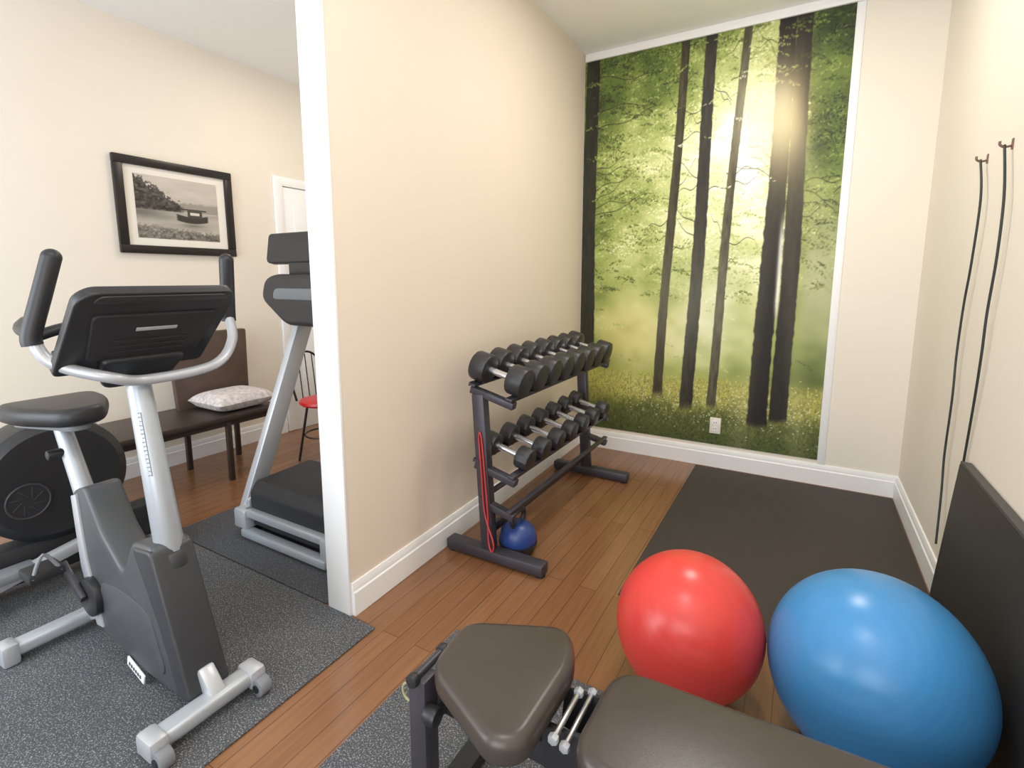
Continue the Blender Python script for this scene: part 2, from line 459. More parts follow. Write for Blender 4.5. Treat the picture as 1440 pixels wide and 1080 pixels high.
    dk = 1 - sst(edge, .055, .120)
    img[:] = mixc(img, [.26, .31, .14], dk * .9)
    for k in range(3000):
        a = rg.random(); b = rg.random() ** 1.1 * .17
        f = b / .17
        c0 = np.array([.08, .11, .05]) * (1 - f) + np.array([.48, .51, .20]) * f
        c1 = np.array([.38, .44, .23]) * (1 - f) + np.array([.89, .84, .49]) * f
        q = rg.random() ** 1.2
        dab(a * Wd, b * H, rg.uniform(.9, 2.2), rg.uniform(.8, 1.6), rg.normal(0, .9), c0 + (c1 - c0) * q, .7)
    for k in range(1500):    # upright blades and fern fronds
        a = rg.random(); b = rg.uniform(.03, .17); f = b / .17
        c1 = np.array([.38, .45, .21]) * (1 - f) + np.array([.83, .80, .44]) * f
        dab(a * Wd, b * H, .8, rg.uniform(2.5, 6.0), rg.normal(0, .45), c1 * rg.uniform(.5, 1.1), .6)
    for k in range(420):
        a = .25 + .75 * rg.random(); b = rg.normal(.110, .03)
        dab(a * Wd, b * H, rg.uniform(.9, 1.5), rg.uniform(.8, 1.2), 0, [.90, .91, .80], .7)
    # trunks: s top, s bottom, width, foot t, tone
    bark = fbm(s, t, 90, 30, 55, 3); ed_ = fbm(s, t, 4, 60, 66, 2)
    for (a, b, w, foot, c) in ((.035, .03, .070, .22, (.14, .14, .09)), (.430, .365, .038, .11, (.23, .21, .13)), (.532, .497, .050, .09, (.16, .155, .12)),
                               (.655, .588, .034, .10, (.29, .27, .19)), (.850, .858, .060, .085, (.10, .085, .06)), (.795, .780, .068, .07, (.075, .063, .046))):
        cx = b + (a - b) * t + .004 * np.sin(t * 7 + a * 20); ww = w * (1.12 - .25 * t) / 2 * (1 + .03 * ed_)
        k = (1 - sst(np.abs(s - cx), ww * .88, ww * 1.06)) * sst(t + med * .004, foot - .012, foot + .012)
        side = np.clip((s - cx) / ww, -1, 1)
        col = np.zeros_like(img) + np.array(c); col = col * np.clip(1 + .12 * bark - .14 * side, .5, 1.6)[..., None]
        if .40 < a < .7: col = mixc(col, [.54, .55, .50], np.exp(-((t - .36) / .15) ** 2) * .44)
        img[:] = img * (1 - k[..., None]) + col * k[..., None]
    # leaves hanging in front of the slim trunks high up
    for k in range(40):
        a, b = rg.random() * .74, .62 + .38 * rg.random() ** .8
        spray(a, b, rg.uniform(9, 20), rg.choice([-.24, .06, .12]), .62, 16)
    for k in range(26):
        spray(rg.uniform(.72, 1.0), rg.uniform(.86, 1.0), rg.uniform(10, 22), -.14, .66, 18)
    # low golden sun bursting over the big double trunk
    img[:] = mixc(img, [1.0, .86, .58], np.exp(-((s - .80) / .075) ** 2 - ((t - .79) / .11) ** 2) * .58)
    img[:] = mixc(img, [1.0, .98, .85], np.exp(-((s - .73) / .11) ** 2 - ((t - .80) / .11) ** 2) * .66)
    img[:] = mixc(img, [.94, .95, .92], np.exp(-((s - .820) / .008) ** 2) * (1 - sst(t, .50, .60)) * sst(t, .30, .38) * .85)
    for ang in (-.55, -.35, -.15, .1):
        q = (s - .80) - ang * (t - .86); img[:] = mixc(img, [.97, .94, .76], np.exp(-(q / .04) ** 2) * .16 * (1 - sst(t, .75, .9)))
    return np.clip(.5 + (img - .5) * 1.02 + .012, 0, 1)
MX0, MX1, MZ0, MZ1 = PXB + .004, .14, .165, 2.945
mu = painted('forest_mural', forest(), lambda a, b: (MX0 + (MX1 - MX0) * a, YB - .004, MZ0 + (MZ1 - MZ0) * b), M['paint'])
tag(mu, 'tall wall mural of a sunlit green forest with dark tree trunks', 'mural')

# framed photograph
FY0, FY1, FZ0, FZ1 = 1.64, 2.42, 1.52, 2.15
fr = thing('framed_picture', 'black framed black-and-white lake photograph on the left wall', 'picture', (XL + .02, (FY0 + FY1) / 2, FZ0))
mb = MB(); fw = .055
for a, b in (((FY0, FZ0), (FY1, FZ0 + fw)), ((FY0, FZ1 - fw), (FY1, FZ1)), ((FY0, FZ0 + fw), (FY0 + fw, FZ1 - fw)), ((FY1 - fw, FZ0 + fw), (FY1, FZ1 - fw))):
    mb.box((XL + .003, a[0], a[1]), (XL + .032, b[0], b[1]), .005)
mb.build('frame', M['frame'], fr)
MB().box((XL + .002, FY0 + .04, FZ0 + .04), (XL + .012, FY1 - .04, FZ1 - .04)).build('mount', M['mount'], fr)
def lakeprint():
    H, Wd = 150, 210
    t, s = np.meshgrid(np.linspace(0, 1, H), np.linspace(0, 1, Wd), indexing='ij')
    n = fbm(s, t, 3, 14, 3); f = fbm(s, t, 34, 34, 9, 2)
    g = .72 + .06 * t + n * .010
    far = (1 - sst(t, .60 + f * .008, .64 + f * .008)) * sst(t, .46, .48)
    g = g * (1 - far) + .60 * far
    ridge = 1.0 - .80 * s + f * .030
    hill = (1 - sst(t, ridge - .02, ridge + .02)) * sst(t, .44, .47) * (1 - sst(s, .50, .58))
    g = g * (1 - hill) + (.27 + .06 * f) * hill
    water = 1 - sst(t, .44, .47); g = g * (1 - water) + (.68 + n * .02 - .20 * np.exp(-((s - .10) / .25) ** 2) * sst(t, .25, .42)) * water
    shore = (1 - sst(t, .10 + .10 * (1 - s) + f * .02, .13 + .10 * (1 - s) + f * .02)); g = g * (1 - shore) + (.46 + .07 * f) * shore
    # small moored boat with its dark reflection
    hull = (1 - sst(np.abs(t - .34 - .25 * (s - .66) ** 2 * 4), .045, .06)) * (1 - sst(np.abs(s - .66), .18, .21))
    g = g * (1 - hull) + .22 * hull
    cab = (1 - sst(np.abs(t - .44), .055, .07)) * (1 - sst(np.abs(s - .69), .085, .10)); g = g * (1 - cab) + .28 * cab
    win = (1 - sst(np.abs(t - .45), .018, .028)) * (1 - sst(np.abs(s - .69), .055, .065)); g = g * (1 - win) + .85 * win
    roof = (1 - sst(np.abs(t - .515), .008, .016)) * (1 - sst(np.abs(s - .67), .16, .18)); g = g * (1 - roof) + .25 * roof
    shd = np.exp(-((t - .25) / .03) ** 2 - ((s - .66) / .15) ** 2) * .55; g = g * (1 - shd) + .36 * shd
    return np.stack([g * 1.0, g * .97, g * .92], -1)
painted('print', lakeprint(), lambda a, b: (XL + .0135, FY0 + .115 + (FY1 - FY0 - .23) * a, FZ0 + .105 + (FZ1 - FZ0 - .21) * b), M['photo'], fr)

# wall outlet on the mural
c = W(1006, 598, y=YB)
ot = thing('wall_outlet', 'white electrical outlet low on the forest mural', 'outlet', (c.x, YB - .01, c.z - .058))
MB().box((c.x - .037, YB - .015, c.z - .058), (c.x + .037, YB - .004, c.z + .058), .003).build('cover_plate', M['ivory'], ot)
for dz in (-.022, .022):
    s_ = MB().prism(rpoly([(c.x - .017, c.z + dz - .015), (c.x + .017, c.z + dz - .015), (c.x + .017, c.z + dz + .015), (c.x - .017, c.z + dz + .015)], .008), 'y', YB - .018, YB - .014).build('socket', M['white'], ot)
    for xx in (-.0075, .0075):
        MB().box((c.x + xx - .0015, YB - .0186, c.z + dz - .004), (c.x + xx + .0015, YB - .0178, c.z + dz + .007)).build('slot', M['slot'], s_)

# ------------------------------------------------------------------ rubber mats
def rmat(x0, y0, x1, y1, m, label, th=.008):
    mb = MB().box((x0, y0, 0.0005), (x1, y1, th), .002)
    return single(mb, 'rubber_mat', m, label, 'mat', ((x0 + x1) / 2, (y0 + y1) / 2, 0))
rmat(-3.22, -.6, -1.36, 1.29, M['mat_grey'], 'speckled grey rubber mat under the upright exercise bike')
rmat(-2.85, 1.297, -1.645, 3.5, M['mat_dark'], 'dark speckled rubber mat under the treadmill')
rmat(-1.08, -.2, .42, 1.44, M['mat_grey'], 'speckled grey rubber mat under the weight bench')
rmat(-.61, 1.97, .55, 3.74, M['mat_black'], 'plain black rubber mat on the floor below the mural')

# ------------------------------------------------------------------ upright exercise bike
BY = .76
BN, BF = .703, .817
bk = thing('exercise_bike', 'grey and silver upright exercise bike with black console nearest the camera', 'exercise bike', (-1.93, BY, .008))
Z0 = .008
# body: seat arm, mast arm and belly joined below
body = [(-2.225, .60), (-2.125, .635), (-2.03, .49), (-1.90, .385), (-1.815, .515), (-1.69, .53), (-1.60, .26), (-1.535, .055), (-1.86, .05), (-2.14, .10), (-2.22, .30)]
bd = MB().prism(rpoly(body, .025, 4), 'y', BN, BF, .014, 3).build('body_shroud', M['grey'], bk)
MB().prism([(-2.218, .585), (-2.175, .60), (-2.155, .36), (-2.085, .12), (-2.13, .115), (-2.205, .32)], 'y', BN - .008, BN + .01, .004).build('side_trim', M['silver'], bd)
# darker front cover following the sloping nose, and a raised side panel
MB().prism(rpoly([(-1.80, .505), (-1.685, .52), (-1.594, .255), (-1.528, .07), (-1.60, .065), (-1.68, .28)], .02, 3), 'y', BN - .007, BF + .007, .010, 3).build('front_cover', M['dgrey'], bd)
MB().prism(rpoly([(-2.08, .30), (-1.93, .32), (-1.74, .30), (-1.66, .10), (-1.86, .08), (-2.06, .14)], .05, 4), 'y', BN - .005, BN + .01, .005).build('side_panel', M['grey'], bd)
cc = W(130, 838, y=BN - .01)
MB().cyl((cc.x, BN - .026, cc.z), (cc.x, BN + .01, cc.z), .07, n=32, bev=.006).build('crank_cover', M['black'], bd)
em = W(195, 940, y=BN)
er = Matrix.Translation((em.x, BN - .007, em.z)) @ Matrix.Rotation(R(18), 4, 'Y')
MB().box((-.055, -.003, -.018), (.055, .003, .018), .002, er).build('emblem', M['white'], bd)
for k in range(6): MB().box((-.040 + k * .014, -.0045, -.006), (-.032 + k * .014, -.002, .006), 0, er).build('emblem_lettering', M['grey'], bd)
fx = -1.50
MB().bar((fx - .07, BY, .13), (fx, BY, .06), .05, .06, .01, (0, 1, 0)).build('front_bracket', M['silver'], bk)
fs = MB().prism(rpoly([(fx - .035, .035), (fx + .035, .035), (fx + .035, .085), (fx - .035, .085)], .022), 'y', .57, .885, .004).build('front_stabilizer', M['silverw'], bk)
for y in (.58, .875):
    MB().box((fx - .042, y - .028, .025), (fx + .042, y + .028, .09), .014).build('end_cap', M['silver'], fs)
    wl = MB().cyl((fx + .052, y - .02, .037), (fx + .052, y + .02, .037), .029, n=24, bev=.005).build('transport_wheel', M['midgrey'], bk)
    MB().cyl((fx + .052, y - .024, .037), (fx + .052, y + .024, .037), .013, n=16).build('wheel_hub', M['black'], wl)
rx = -2.34
rs = MB().prism(rpoly([(rx - .032, .03), (rx + .032, .03), (rx + .032, .08), (rx - .032, .08)], .02), 'y', .51, 1.01, .004).build('rear_stabilizer', M['silverw'], bk)
for y in (.51, 1.01): MB().box((rx - .038, y - .025, Z0), (rx + .038, y + .025, .088), .012).build('end_cap', M['silver'], rs)
MB().bar((rx, BY, .06), (-2.08, BY, .17), .05, .06, .008, (0, 1, 0)).build('rear_frame_tube', M['silver'], bk)
# mast
m0 = W(243, 790, y=BY + .01); m1 = W(194, 535, y=BY + .01)
MB().cyl(m0, m1, .042, .033, n=28, bev=.004).build('mast', M['silverw'], bk)
mdir = (m1 - m0).normalized()
mk = MB()
def on_mast(f):
    p = m0.lerp(m1, f)
    vd = Vector((-p.x * .55, -p.y * 1.2, 0)).normalized()
    return p + vd * (.0422 - .009 * f), mdir.cross(vd).normalized()
qa, sa_ = on_mast(.50); qb, _ = on_mast(.84)
mk.bar(qa + sa_ * .004, qb + sa_ * .004, .0022, .003, 0, tuple(sa_))
for k in range(16):
    q, sd_ = on_mast(.505 + k * .0222)
    w0 = (.006, .003, .006, .0045)[k % 4]
    mk.bar(q + sd_ * .005, q - sd_ * w0, .0026, .0028, 0, tuple(mdir))
mk.build('mast_lettering', M['midgrey'], bk)
MB().cyl(m0.lerp(m1, -.02), m0.lerp(m1, .07), .054, .049, n=28, bev=.008).build('mast_collar', M['dgrey'], bk)
# saddle and post
s0 = W(122, 700, y=BY); s1 = W(84, 590, y=BY)
MB().cyl(s0, s1, .032, .027, n=24).build('seat_post', M['silverw'], bk)
sx, sz = s1.x + .06, s1.z
sd = MB().prism(rpoly([(sx - .18, BY - .16), (sx - .02, BY - .15), (sx + .18, BY - .06), (sx + .18, BY + .06), (sx - .02, BY + .15), (sx - .18, BY + .16)], .07, 6), 'z', sz + .01, sz + .078, .028, 4).build('saddle', M['black'], bk)
MB().prism(rpoly([(sx - .15, BY - .12), (sx + .13, BY - .03), (sx + .13, BY + .03), (sx - .15, BY + .12)], .04, 5), 'z', sz - .014, sz + .014, .006).build('saddle_base', M['midgrey'], sd)
MB().cyl((s0.x * .4 + s1.x * .6, BY - .07, s0.z * .4 + s1.z * .6), (s0.x * .4 + s1.x * .6, BY - .02, s0.z * .4 + s1.z * .6), .018, n=16, bev=.004).build('seat_knob', M['black'], bk)
# cranks and pedals
pd = W(58, 795, y=BN - .09); dx, dz = pd.x - cc.x, pd.z - cc.z
f_ = .17 / math.hypot(dx, dz); dx, dz = dx * f_, dz * f_
MB().bar((cc.x, BN - .036, cc.z), (cc.x + dx, BN - .036, cc.z + dz), .03, .018, .004, (0, 0, 1)).build('crank_arm', M['steel'], bk)
MB().bar((cc.x, BF + .02, cc.z), (cc.x - dx, BF + .02, cc.z - dz), .03, .018, .004, (0, 0, 1)).build('crank_arm', M['steel'], bk)
for (x, y0, y1, z) in ((cc.x + dx, BN - .145, BN - .045, cc.z + dz), (cc.x - dx, BF + .03, BF + .13, cc.z - dz)):
    p = MB().box((x - .05, y0, z - .018), (x + .05, y1, z + .018), .008).build('pedal', M['blackm'], bk)
    MB().tube([(x + .045, y0 + .01, z), (x + .03, (y0 + y1) / 2, z + .07), (x + .045, y1 - .01, z)], .006, 8, 5).build('pedal_strap', M['midgrey'], p)
# console (its back is towards us): a thin wide panel leaning away from the rider on a tapered neck
rot = Matrix.Translation((m1.x - .03, BY + .015, m1.z + .03)) @ Matrix.Rotation(R(44), 4, 'Y')
co = MB().prism(rpoly([(-.215, .03), (.19, .03), (.205, .33), (.185, .36), (-.185, .36), (-.215, .33)], .02, 4), 'x', -.018, .014, .006, 3, rot).build('console', M['black'], bk)
MB().prism(rpoly([(-.09, -.035), (.09, -.035), (.12, .10), (-.12, .10)], .03, 4), 'x', -.05, .036, .012, 3, rot).build('console_neck', M['black'], co)
MB().prism(rpoly([(-.15, .09), (.15, .09), (.17, .28), (-.17, .28)], .02, 4), 'x', .008, .022, .005, 3, rot).build('back_cover', M['blackm'], co)
for k in range(3): MB().box((.021, -.10, .125 + k * .024), (.025, .10, .132 + k * .024), .0015, rot).build('console_vent', M['black'], co)
MB().prism(rpoly([(-.18, .325), (.18, .325), (.165, .352), (-.165, .352)], .012, 3), 'x', .010, .019, .002, 2, rot).build('console_lip', M['iron'], co)
MB().box((.021, -.055, .215), (.0245, .055, .228), .001, rot).build('console_badge', M['silver'], co)
MB().box((-.024, -.17, .09), (-.017, .17, .30), .003, rot).build('screen', M['panel'], co)
MB().box((-.08, -.19, .025), (.0, .19, .042), .006, rot).build('reading_rack', M['black'], co)
# handlebar with upright grips and rear pulse grips
gl0, gl1 = W(44, 470, x=-1.83), W(72, 362, x=-1.81)
gr0, gr1 = W(321, 440, x=-1.83), W(318, 366, x=-1.81)
hc = Vector((m1.x + .065, BY + .01, m1.z + .01))
pts = [gl0 + Vector((0, 0, -.01)), Vector((-1.81, gl0.y + .03, hc.z + .075)), Vector((-1.73, gl0.y + .13, hc.z + .025)), hc, Vector((-1.72, gr0.y - .13, hc.z + .02)), Vector((-1.77, gr0.y - .03, hc.z + .09)), gr0 + Vector((0, 0, -.01))]
hb = MB().tube(pts, .0165, 14, 10).build('handlebar', M['silver'], bk)
for a, b in ((gl0, gl1), (gr0, gr1)):
    MB().tube([a - Vector((0, 0, .03)), a, a.lerp(b, .5), b], [.024] * 19, 14, 6).sphere(b, .024, u=16, v=10).build('grip', M['black'], hb)
for a, sgn in ((gl0, -1), (gr0, 1)):
    MB().tube([a + Vector((.0, 0, 0)), a + Vector((-.10, -.01 * sgn, .01)), a + Vector((-.2, -.05 * sgn, .02))], .019, 12, 5).build('pulse_grip', M['black'], hb)
    MB().tube([a + Vector((0, 0, -.01)), a + Vector((-.03, -.10 * sgn, .01)), a + Vector((-.05, -.16 * sgn, -.03))], .016, 12, 5).build('inner_grip', M['black'], hb)

# ------------------------------------------------------------------ second machine at the left edge
EX, EY = -2.88, .84
el = thing('exercise_machine', 'low black exercise machine with round vented housing behind the upright bike', 'exercise machine', (EX, EY, .008))
hz = .475
hs = MB().lathe([(.02, -.11), (.23, -.11), (.265, -.08), (.275, 0), (.265, .08), (.23, .11), (.02, .11)], (EX, EY, hz), 48, Matrix.Rotation(R(90), 4, 'Y')).build('flywheel_housing', M['black'], el)
vy, vz = EY - .11, hz - .05
MB().lathe([(.066, 0), (.076, .0), (.079, .010), (.0, .010)], (EX + .106, vy, vz), 32, Matrix.Rotation(R(90), 4, 'Y')).build('vent_cover', M['blackm'], hs)
MB().tube([(EX + .116, vy + .072 * math.cos(k * math.pi / 8), vz + .072 * math.sin(k * math.pi / 8)) for k in range(16)], .004, 8, 2, True).build('vent_ring', M['steel'], hs)
for k in range(8):
    a = k * math.pi / 4
    MB().bar((EX + .116, vy + .020 * math.cos(a), vz + .020 * math.sin(a)), (EX + .116, vy + .060 * math.cos(a + .5), vz + .060 * math.sin(a + .5)), .005, .004, .001).build('vent_blade', M['dgrey'], hs)
MB().box((EX - .06, EY - .40, .05), (EX + .06, EY + .42, .22), .02).build('base_rail', M['blackm'], el)
for y in (EY - .36, EY + .38):
    MB().cyl((EX - .24, y, .045), (EX + .24, y, .045), .034, n=20, bev=.008).build('floor_bar', M['silver'], el)
MB().bar((EX + .14, EY - .36, .10), (EX + .14, EY + .16, .20), .05, .05, .01).build('side_tube', M['silver'], el)
MB().box((EX + .09, EY - .36, .13), (EX + .19, EY - .12, .17), .012).build('foot_pad', M['midgrey'], el)

# ------------------------------------------------------------------ treadmill
TX0, TX1 = -2.52, -1.76
tm = thing('treadmill', 'silver and black treadmill half hidden behind the partition', 'treadmill', ((TX0 + TX1) / 2, 2.3, .008))
MB().prism(rpoly([(1.49, .07), (1.49, .25), (1.53, .30), (1.86, .31), (2.02, .22), (2.02, .07)], .014, 3), 'x', TX0 + .08, TX1 - .08, .008, 2).build('motor_hood', M['blackm'], tm)
for x in (TX0 + .075, TX1 - .075):
    MB().prism(rpoly([(1.48, .17), (1.48, .215), (1.99, .225), (2.03, .17)], .01, 3), 'x', x - .010, x + .010, .003).build('hood_side_trim', M['silver'], tm)
MB().box((TX0 + .06, 1.435, .022), (TX1 - .06, 1.49, .064), .010).build('front_bumper', M['silverw'], tm)
MB().box((TX0 + .06, 1.455, .125), (TX1 - .06, 1.50, .165), .008).build('hood_strip', M['silverw'], tm)
MB().box((TX0 + .10, 2.02, .10), (TX1 - .10, 3.25, .145), .01).build('running_belt', M['blackm'], tm)
for x in (TX0 + .05, TX1 - .05):
    MB().box((x - .05, 1.44, .06), (x + .05, 3.3, .165), .015).build('side_rail', M['silver'], tm)
    MB().cyl((x - .03, 1.52, .042), (x + .03, 1.52, .042), .033, n=20, bev=.006).build('wheel', M['black'], tm)
for x in (TX0 + .05, TX1 - .05): MB().cyl((x, 3.22, .0085), (x, 3.22, .07), .028, n=16).build('rear_foot', M['black'], tm)
for x in (TX0 + .0, TX1 - .0):
    MB().bar((x, 1.495, .036), (x + (.05 if x < -2 else -.05), 1.92, 1.15), .055, .10, .016).build('upright', M['silver'], tm)
tc = MB().prism(rpoly([(-2.62, 1.24), (-2.58, 1.35), (-2.50, 1.375), (-1.78, 1.375), (-1.71, 1.34), (-1.68, 1.20), (-1.78, 1.10), (-2.42, 1.10)], .05, 5), 'y', 1.74, 1.95, .03, 4).build('console', M['black'], tm)
MB().prism(rpoly([(-2.50, 1.24), (-1.78, 1.24), (-1.80, 1.30), (-2.48, 1.30)], .03, 5), 'y', 1.734, 1.745, .004).build('console_back_panel', M['panel'], tc)
tr = Matrix.Translation((0, 1.82, 1.43)) @ Matrix.Rotation(R(-14), 4, 'X')
MB().prism(rpoly([(-2.62, .0), (-1.68, .0), (-1.66, .17), (-2.64, .17)], .03, 4), 'y', -.03, .02, .012, 3, tr).build('display_screen', M['black'], tm)
MB().box((-2.44, 1.80, 1.36), (-1.9, 1.86, 1.46), .01).build('screen_bracket', M['black'], tm)
for x in (TX0 + .03, TX1 - .03):
    MB().tube([(x, 1.93, 1.10), (x, 2.15, 1.05), (x, 2.4, .98), (x, 2.45, .9)], .018, 12, 6).build('handrail', M['black'], tm)

# ------------------------------------------------------------------ dark bench, cushion, red chair by the left wall
bx0, bx1, by0, by1 = -3.76, -3.24, 1.15, 2.27
bn = thing('bench', 'dark brown wooden bench with a panel back below the framed picture', 'bench', ((bx0 + bx1) / 2, (by0 + by1) / 2, 0))
MB().box((bx0, by0, .415), (bx1, by1, .455), .010).build('seat', M['seatwood'], bn)
MB().prism(rpoly([(1.78, .44), (2.29, .44), (2.30, .98), (1.75, .98)], .02), 'x', -3.70, -3.655, .008).build('backrest', M['dwood'], bn)
for (x, y) in ((bx0 + .04, by0 + .08), (bx1 - .04, by0 + .08), (bx0 + .04, by1 - .06), (bx1 - .04, by1 - .38), (bx0 + .04, by1 - .42)):
    MB().bar((x, y, 0), (x, y, .42), .032, .032, .004).build('leg', M['seatwood'], bn)
MB().box((bx0 + .03, by0 + .06, .375), (bx0 + .052, by1 - .04, .417)).build('apron', M['seatwood'], bn)
MB().box((bx1 - .052, by0 + .06, .38), (bx1 - .03, by1 - .05, .417)).build('apron', M['seatwood'], bn)
# cushion
mb = MB(); t = bmesh.new(); n = 18; cw, cd, chh = .38, .42, .062
cx, cy, cz = -3.45, 2.04, .518
for sgn in (1, -1):
    g = [[None] * (n + 1) for _ in range(n + 1)]
    for i in range(n + 1):
        for j in range(n + 1):
            a, b = i / n * 2 - 1, j / n * 2 - 1
            h = chh * ((1 - a ** 4) * (1 - b ** 4)) ** .45
            pin = 1 - .05 * (1 - a * a) * b * b
            pin2 = 1 - .05 * (1 - b * b) * a * a
            g[i][j] = t.verts.new((cx + a * cw / 2 * pin2, cy + b * cd / 2 * pin, cz + sgn * h))
    for i in range(n):
        for j in range(n): t.faces.new((g[i][j], g[i + 1][j], g[i + 1][j + 1], g[i][j + 1]))
bmesh.ops.remove_doubles(t, verts=t.verts, dist=1e-5); bmesh.ops.recalc_face_normals(t, faces=t.faces)
mb._merge(t)
single(mb, 'cushion', M['cushion'], 'white patterned cushion lying on the dark bench', 'cushion', (cx, cy, .457))
# red wire chair
qx, qy = -3.06, 2.50
ch = thing('chair', 'wire-framed chair with a red seat behind the treadmill', 'chair', (qx, qy, 0))
MB().lathe([(.02, .43), (.165, .43), (.18, .445), (.175, .462), (.14, .472), (.02, .472)], (qx, qy, 0), 32).build('seat', M['red'], ch)
for k in range(4):
    a = math.pi / 4 + k * math.pi / 2
    MB().cyl((qx + .20 * math.cos(a), qy + .20 * math.sin(a), 0), (qx + .12 * math.cos(a), qy + .12 * math.sin(a), .435), .009, n=10).build('leg', M['wire'], ch)
MB().tube([(qx + .15 * math.cos(a / 8 * 6.2832), qy + .15 * math.sin(a / 8 * 6.2832), .2) for a in range(8)], .006, 8, 5, True).build('leg_ring', M['wire'], ch)
bk_ = MB().tube([(qx - .16, qy - .12, .45), (qx - .2, qy - .14, .68), (qx - .2, qy - .06, .79), (qx - .2, qy + .06, .79), (qx - .2, qy + .14, .68), (qx - .16, qy + .12, .45)], .008, 10, 6)
for y in (-.06, 0, .06): bk_.tube([(qx - .165, qy + y, .45), (qx - .2, qy + y, .79)], .004, 8, 0)
bk_.build('backrest', M['wire'], ch)

# ------------------------------------------------------------------ dumbbell rack
RY0, RY1 = 1.93, 3.18
rk = thing('dumbbell_rack', 'dark steel three-tier dumbbell rack against the partition wall', 'rack', (-1.22, (RY0 + RY1) / 2, 0))
for y in (RY0, RY1):
    f_ = MB().box((-1.475, y - .035, .012), (-.94, y + .035, .065), .008).build('foot', M['steel'], rk)
    for x in (-1.45, -.965): MB().cyl((x, y, 0), (x, y, .015), .024, n=16).build('foot_pad', M['black'], f_)
    MB().bar((-1.24, y, .06), (-1.288, y, .82), .065, .05, .006).build('upright', M['steel'], rk)
TIERS = [(-1.215, .838, .20), (-1.20, .475, .19), (-1.19, .30, .15)]
TILT = R(14)
for ti, (tx, tz, tw) in enumerate(TIERS):
    hw = .016 if ti < 2 else .011
    for sgn in (-1, 1):
        x = tx + sgn * tw / 2 * math.cos(TILT); z = tz - sgn * tw / 2 * math.sin(TILT)
        m = Matrix.Translation((x, 0, z)) @ Matrix.Rotation(TILT, 4, 'Y')
        MB().box((-hw, RY0 - .03, -.006), (hw, RY1 + .03, .006), .002, m).box((sgn * hw - .003, RY0 - .03, -.010), (sgn * hw + .003, RY1 + .03, .010), .002, m).build('rail', M['steel'], rk)
    for y in (RY0, RY1):
        m = Matrix.Translation((tx, y, tz - .026)) @ Matrix.Rotation(TILT, 4, 'Y')
        MB().box((-tw / 2 - .018, -.02, -.02), (tw / 2 + .018, .02, .013), .003, m).build('bracket', M['steel'], rk)
MB().box((-1.278, RY0, .10), (-1.258, RY1, .15), .004).build('brace', M['steel'], rk)
# dumbbells: made once flat at the origin (axis along x, tilted), then copied
def dumbbell(label, group, r, sep, hl, ribs):
    d_ = thing('dumbbell', label, 'dumbbell', (0, 0, 0), group)
    for s_ in (-1, 1):
        c0 = s_ * (sep / 2 - hl / 2); c1 = s_ * (sep / 2 + hl / 2)
        MB().cyl((c0, 0, 0), (c1, 0, 0), r, n=28 if not ribs else 12, bev=r * .16).build('head', M['iron'], d_, 25)
    MB().tube([(-sep / 2 + hl * .4, 0, 0), (-sep / 5, 0, 0), (0, 0, 0), (sep / 5, 0, 0), (sep / 2 - hl * .4, 0, 0)], .016, 14, 4).build('handle', M['chrome'], d_)
    d_.rotation_euler = (0, TILT, 0)
    return d_
ORD = ['nearest the camera', 'second from near end', 'third from near end', 'fourth from near end', 'fifth from near end', 'sixth from near end', 'seventh from near end', 'farthest from camera']
def place_row(ti, n, y0, y1, r, sep, hl, ribs, text, group):
    proto = None
    tx, tz, tw = TIERS[ti]
    for k in range(n):
        y = y0 + (y1 - y0) * k / (n - 1)
        lab = text % (ORD[k] if k < n - 1 else ORD[-1])
        hh = r + .0068
        loc = (tx + hh * math.sin(TILT), y, tz + hh * math.cos(TILT))
        if proto is None:
            proto = dumbbell(lab, group, r, sep, hl, ribs); proto.location = loc
        else: dup(proto, loc, lab)
place_row(0, 8, 1.97, 3.06, .071, .20, .085, False, 'large black dumbbell on the top rack tier, %s', 'dumbbells on the top tier')
place_row(1, 7, 2.015, 3.05, .055, .19, .070, True, 'small black dumbbell on the middle rack tier, %s', 'dumbbells on the middle tier')

# kettlebell and red band at the rack foot
kx, ky = -1.16, 2.07
kb = thing('kettlebell', 'blue kettlebell with black handle on the floor under the dumbbell rack', 'kettlebell', (kx, ky, 0))
MB().lathe([(.04, 0), (.07, .004), (.090, .045), (.094, .08), (.083, .12), (.05, .15), (.02, .156)], (kx, ky, 0), 32).build('weight', M['kettle'], kb)
MB().lathe([(.074, .002), (.093, .034), (.0965, .055), (.093, .055), (.088, .034), (.07, .002)], (kx, ky, .002), 32).build('base_ring', M['iron'], kb)
MB().tube([(kx, ky - .042, .135), (kx, ky - .058, .18), (kx, ky - .036, .208), (kx, ky + .036, .208), (kx, ky + .058, .18), (kx, ky + .042, .135)], .013, 12, 6).build('handle', M['iron'], kb)
mb = MB().tube([(-1.275, 1.8985, .62), (-1.262, 1.8985, .45), (-1.245, 1.898, .25), (-1.19, 1.885, .12), (-1.20, 1.885, .0725), (-1.222, 1.893, .12), (-1.228, 1.898, .25), (-1.245, 1.8985, .45), (-1.262, 1.8985, .62)], .004, 8, 8, True)
single(mb, 'resistance_band', M['redband'], 'thin red resistance band hanging along the near rack post', 'exercise band', (-1.22, 1.89, .07))

# ------------------------------------------------------------------ exercise balls
def ball(name, m, c, r, label, rot):
    mb = MB(); mb.sphere((0, 0, 0), r, (1, 1, 1), 64, 40)
    o = mb.build(name, m, None, 80); o.location = c
    o.rotation_euler = rot
    return tag(o, label, 'exercise ball')
ball('exercise_ball', M['redball'], (-.258, 1.60, .230), .229, 'shiny red inflatable exercise ball beside the weight bench', (R(35), R(20), 0))
ball('exercise_ball', M['blueball'], (.235, 1.61, .264), .263, 'large blue inflatable exercise ball next to the leaning black board', (R(40), R(-25), 0))

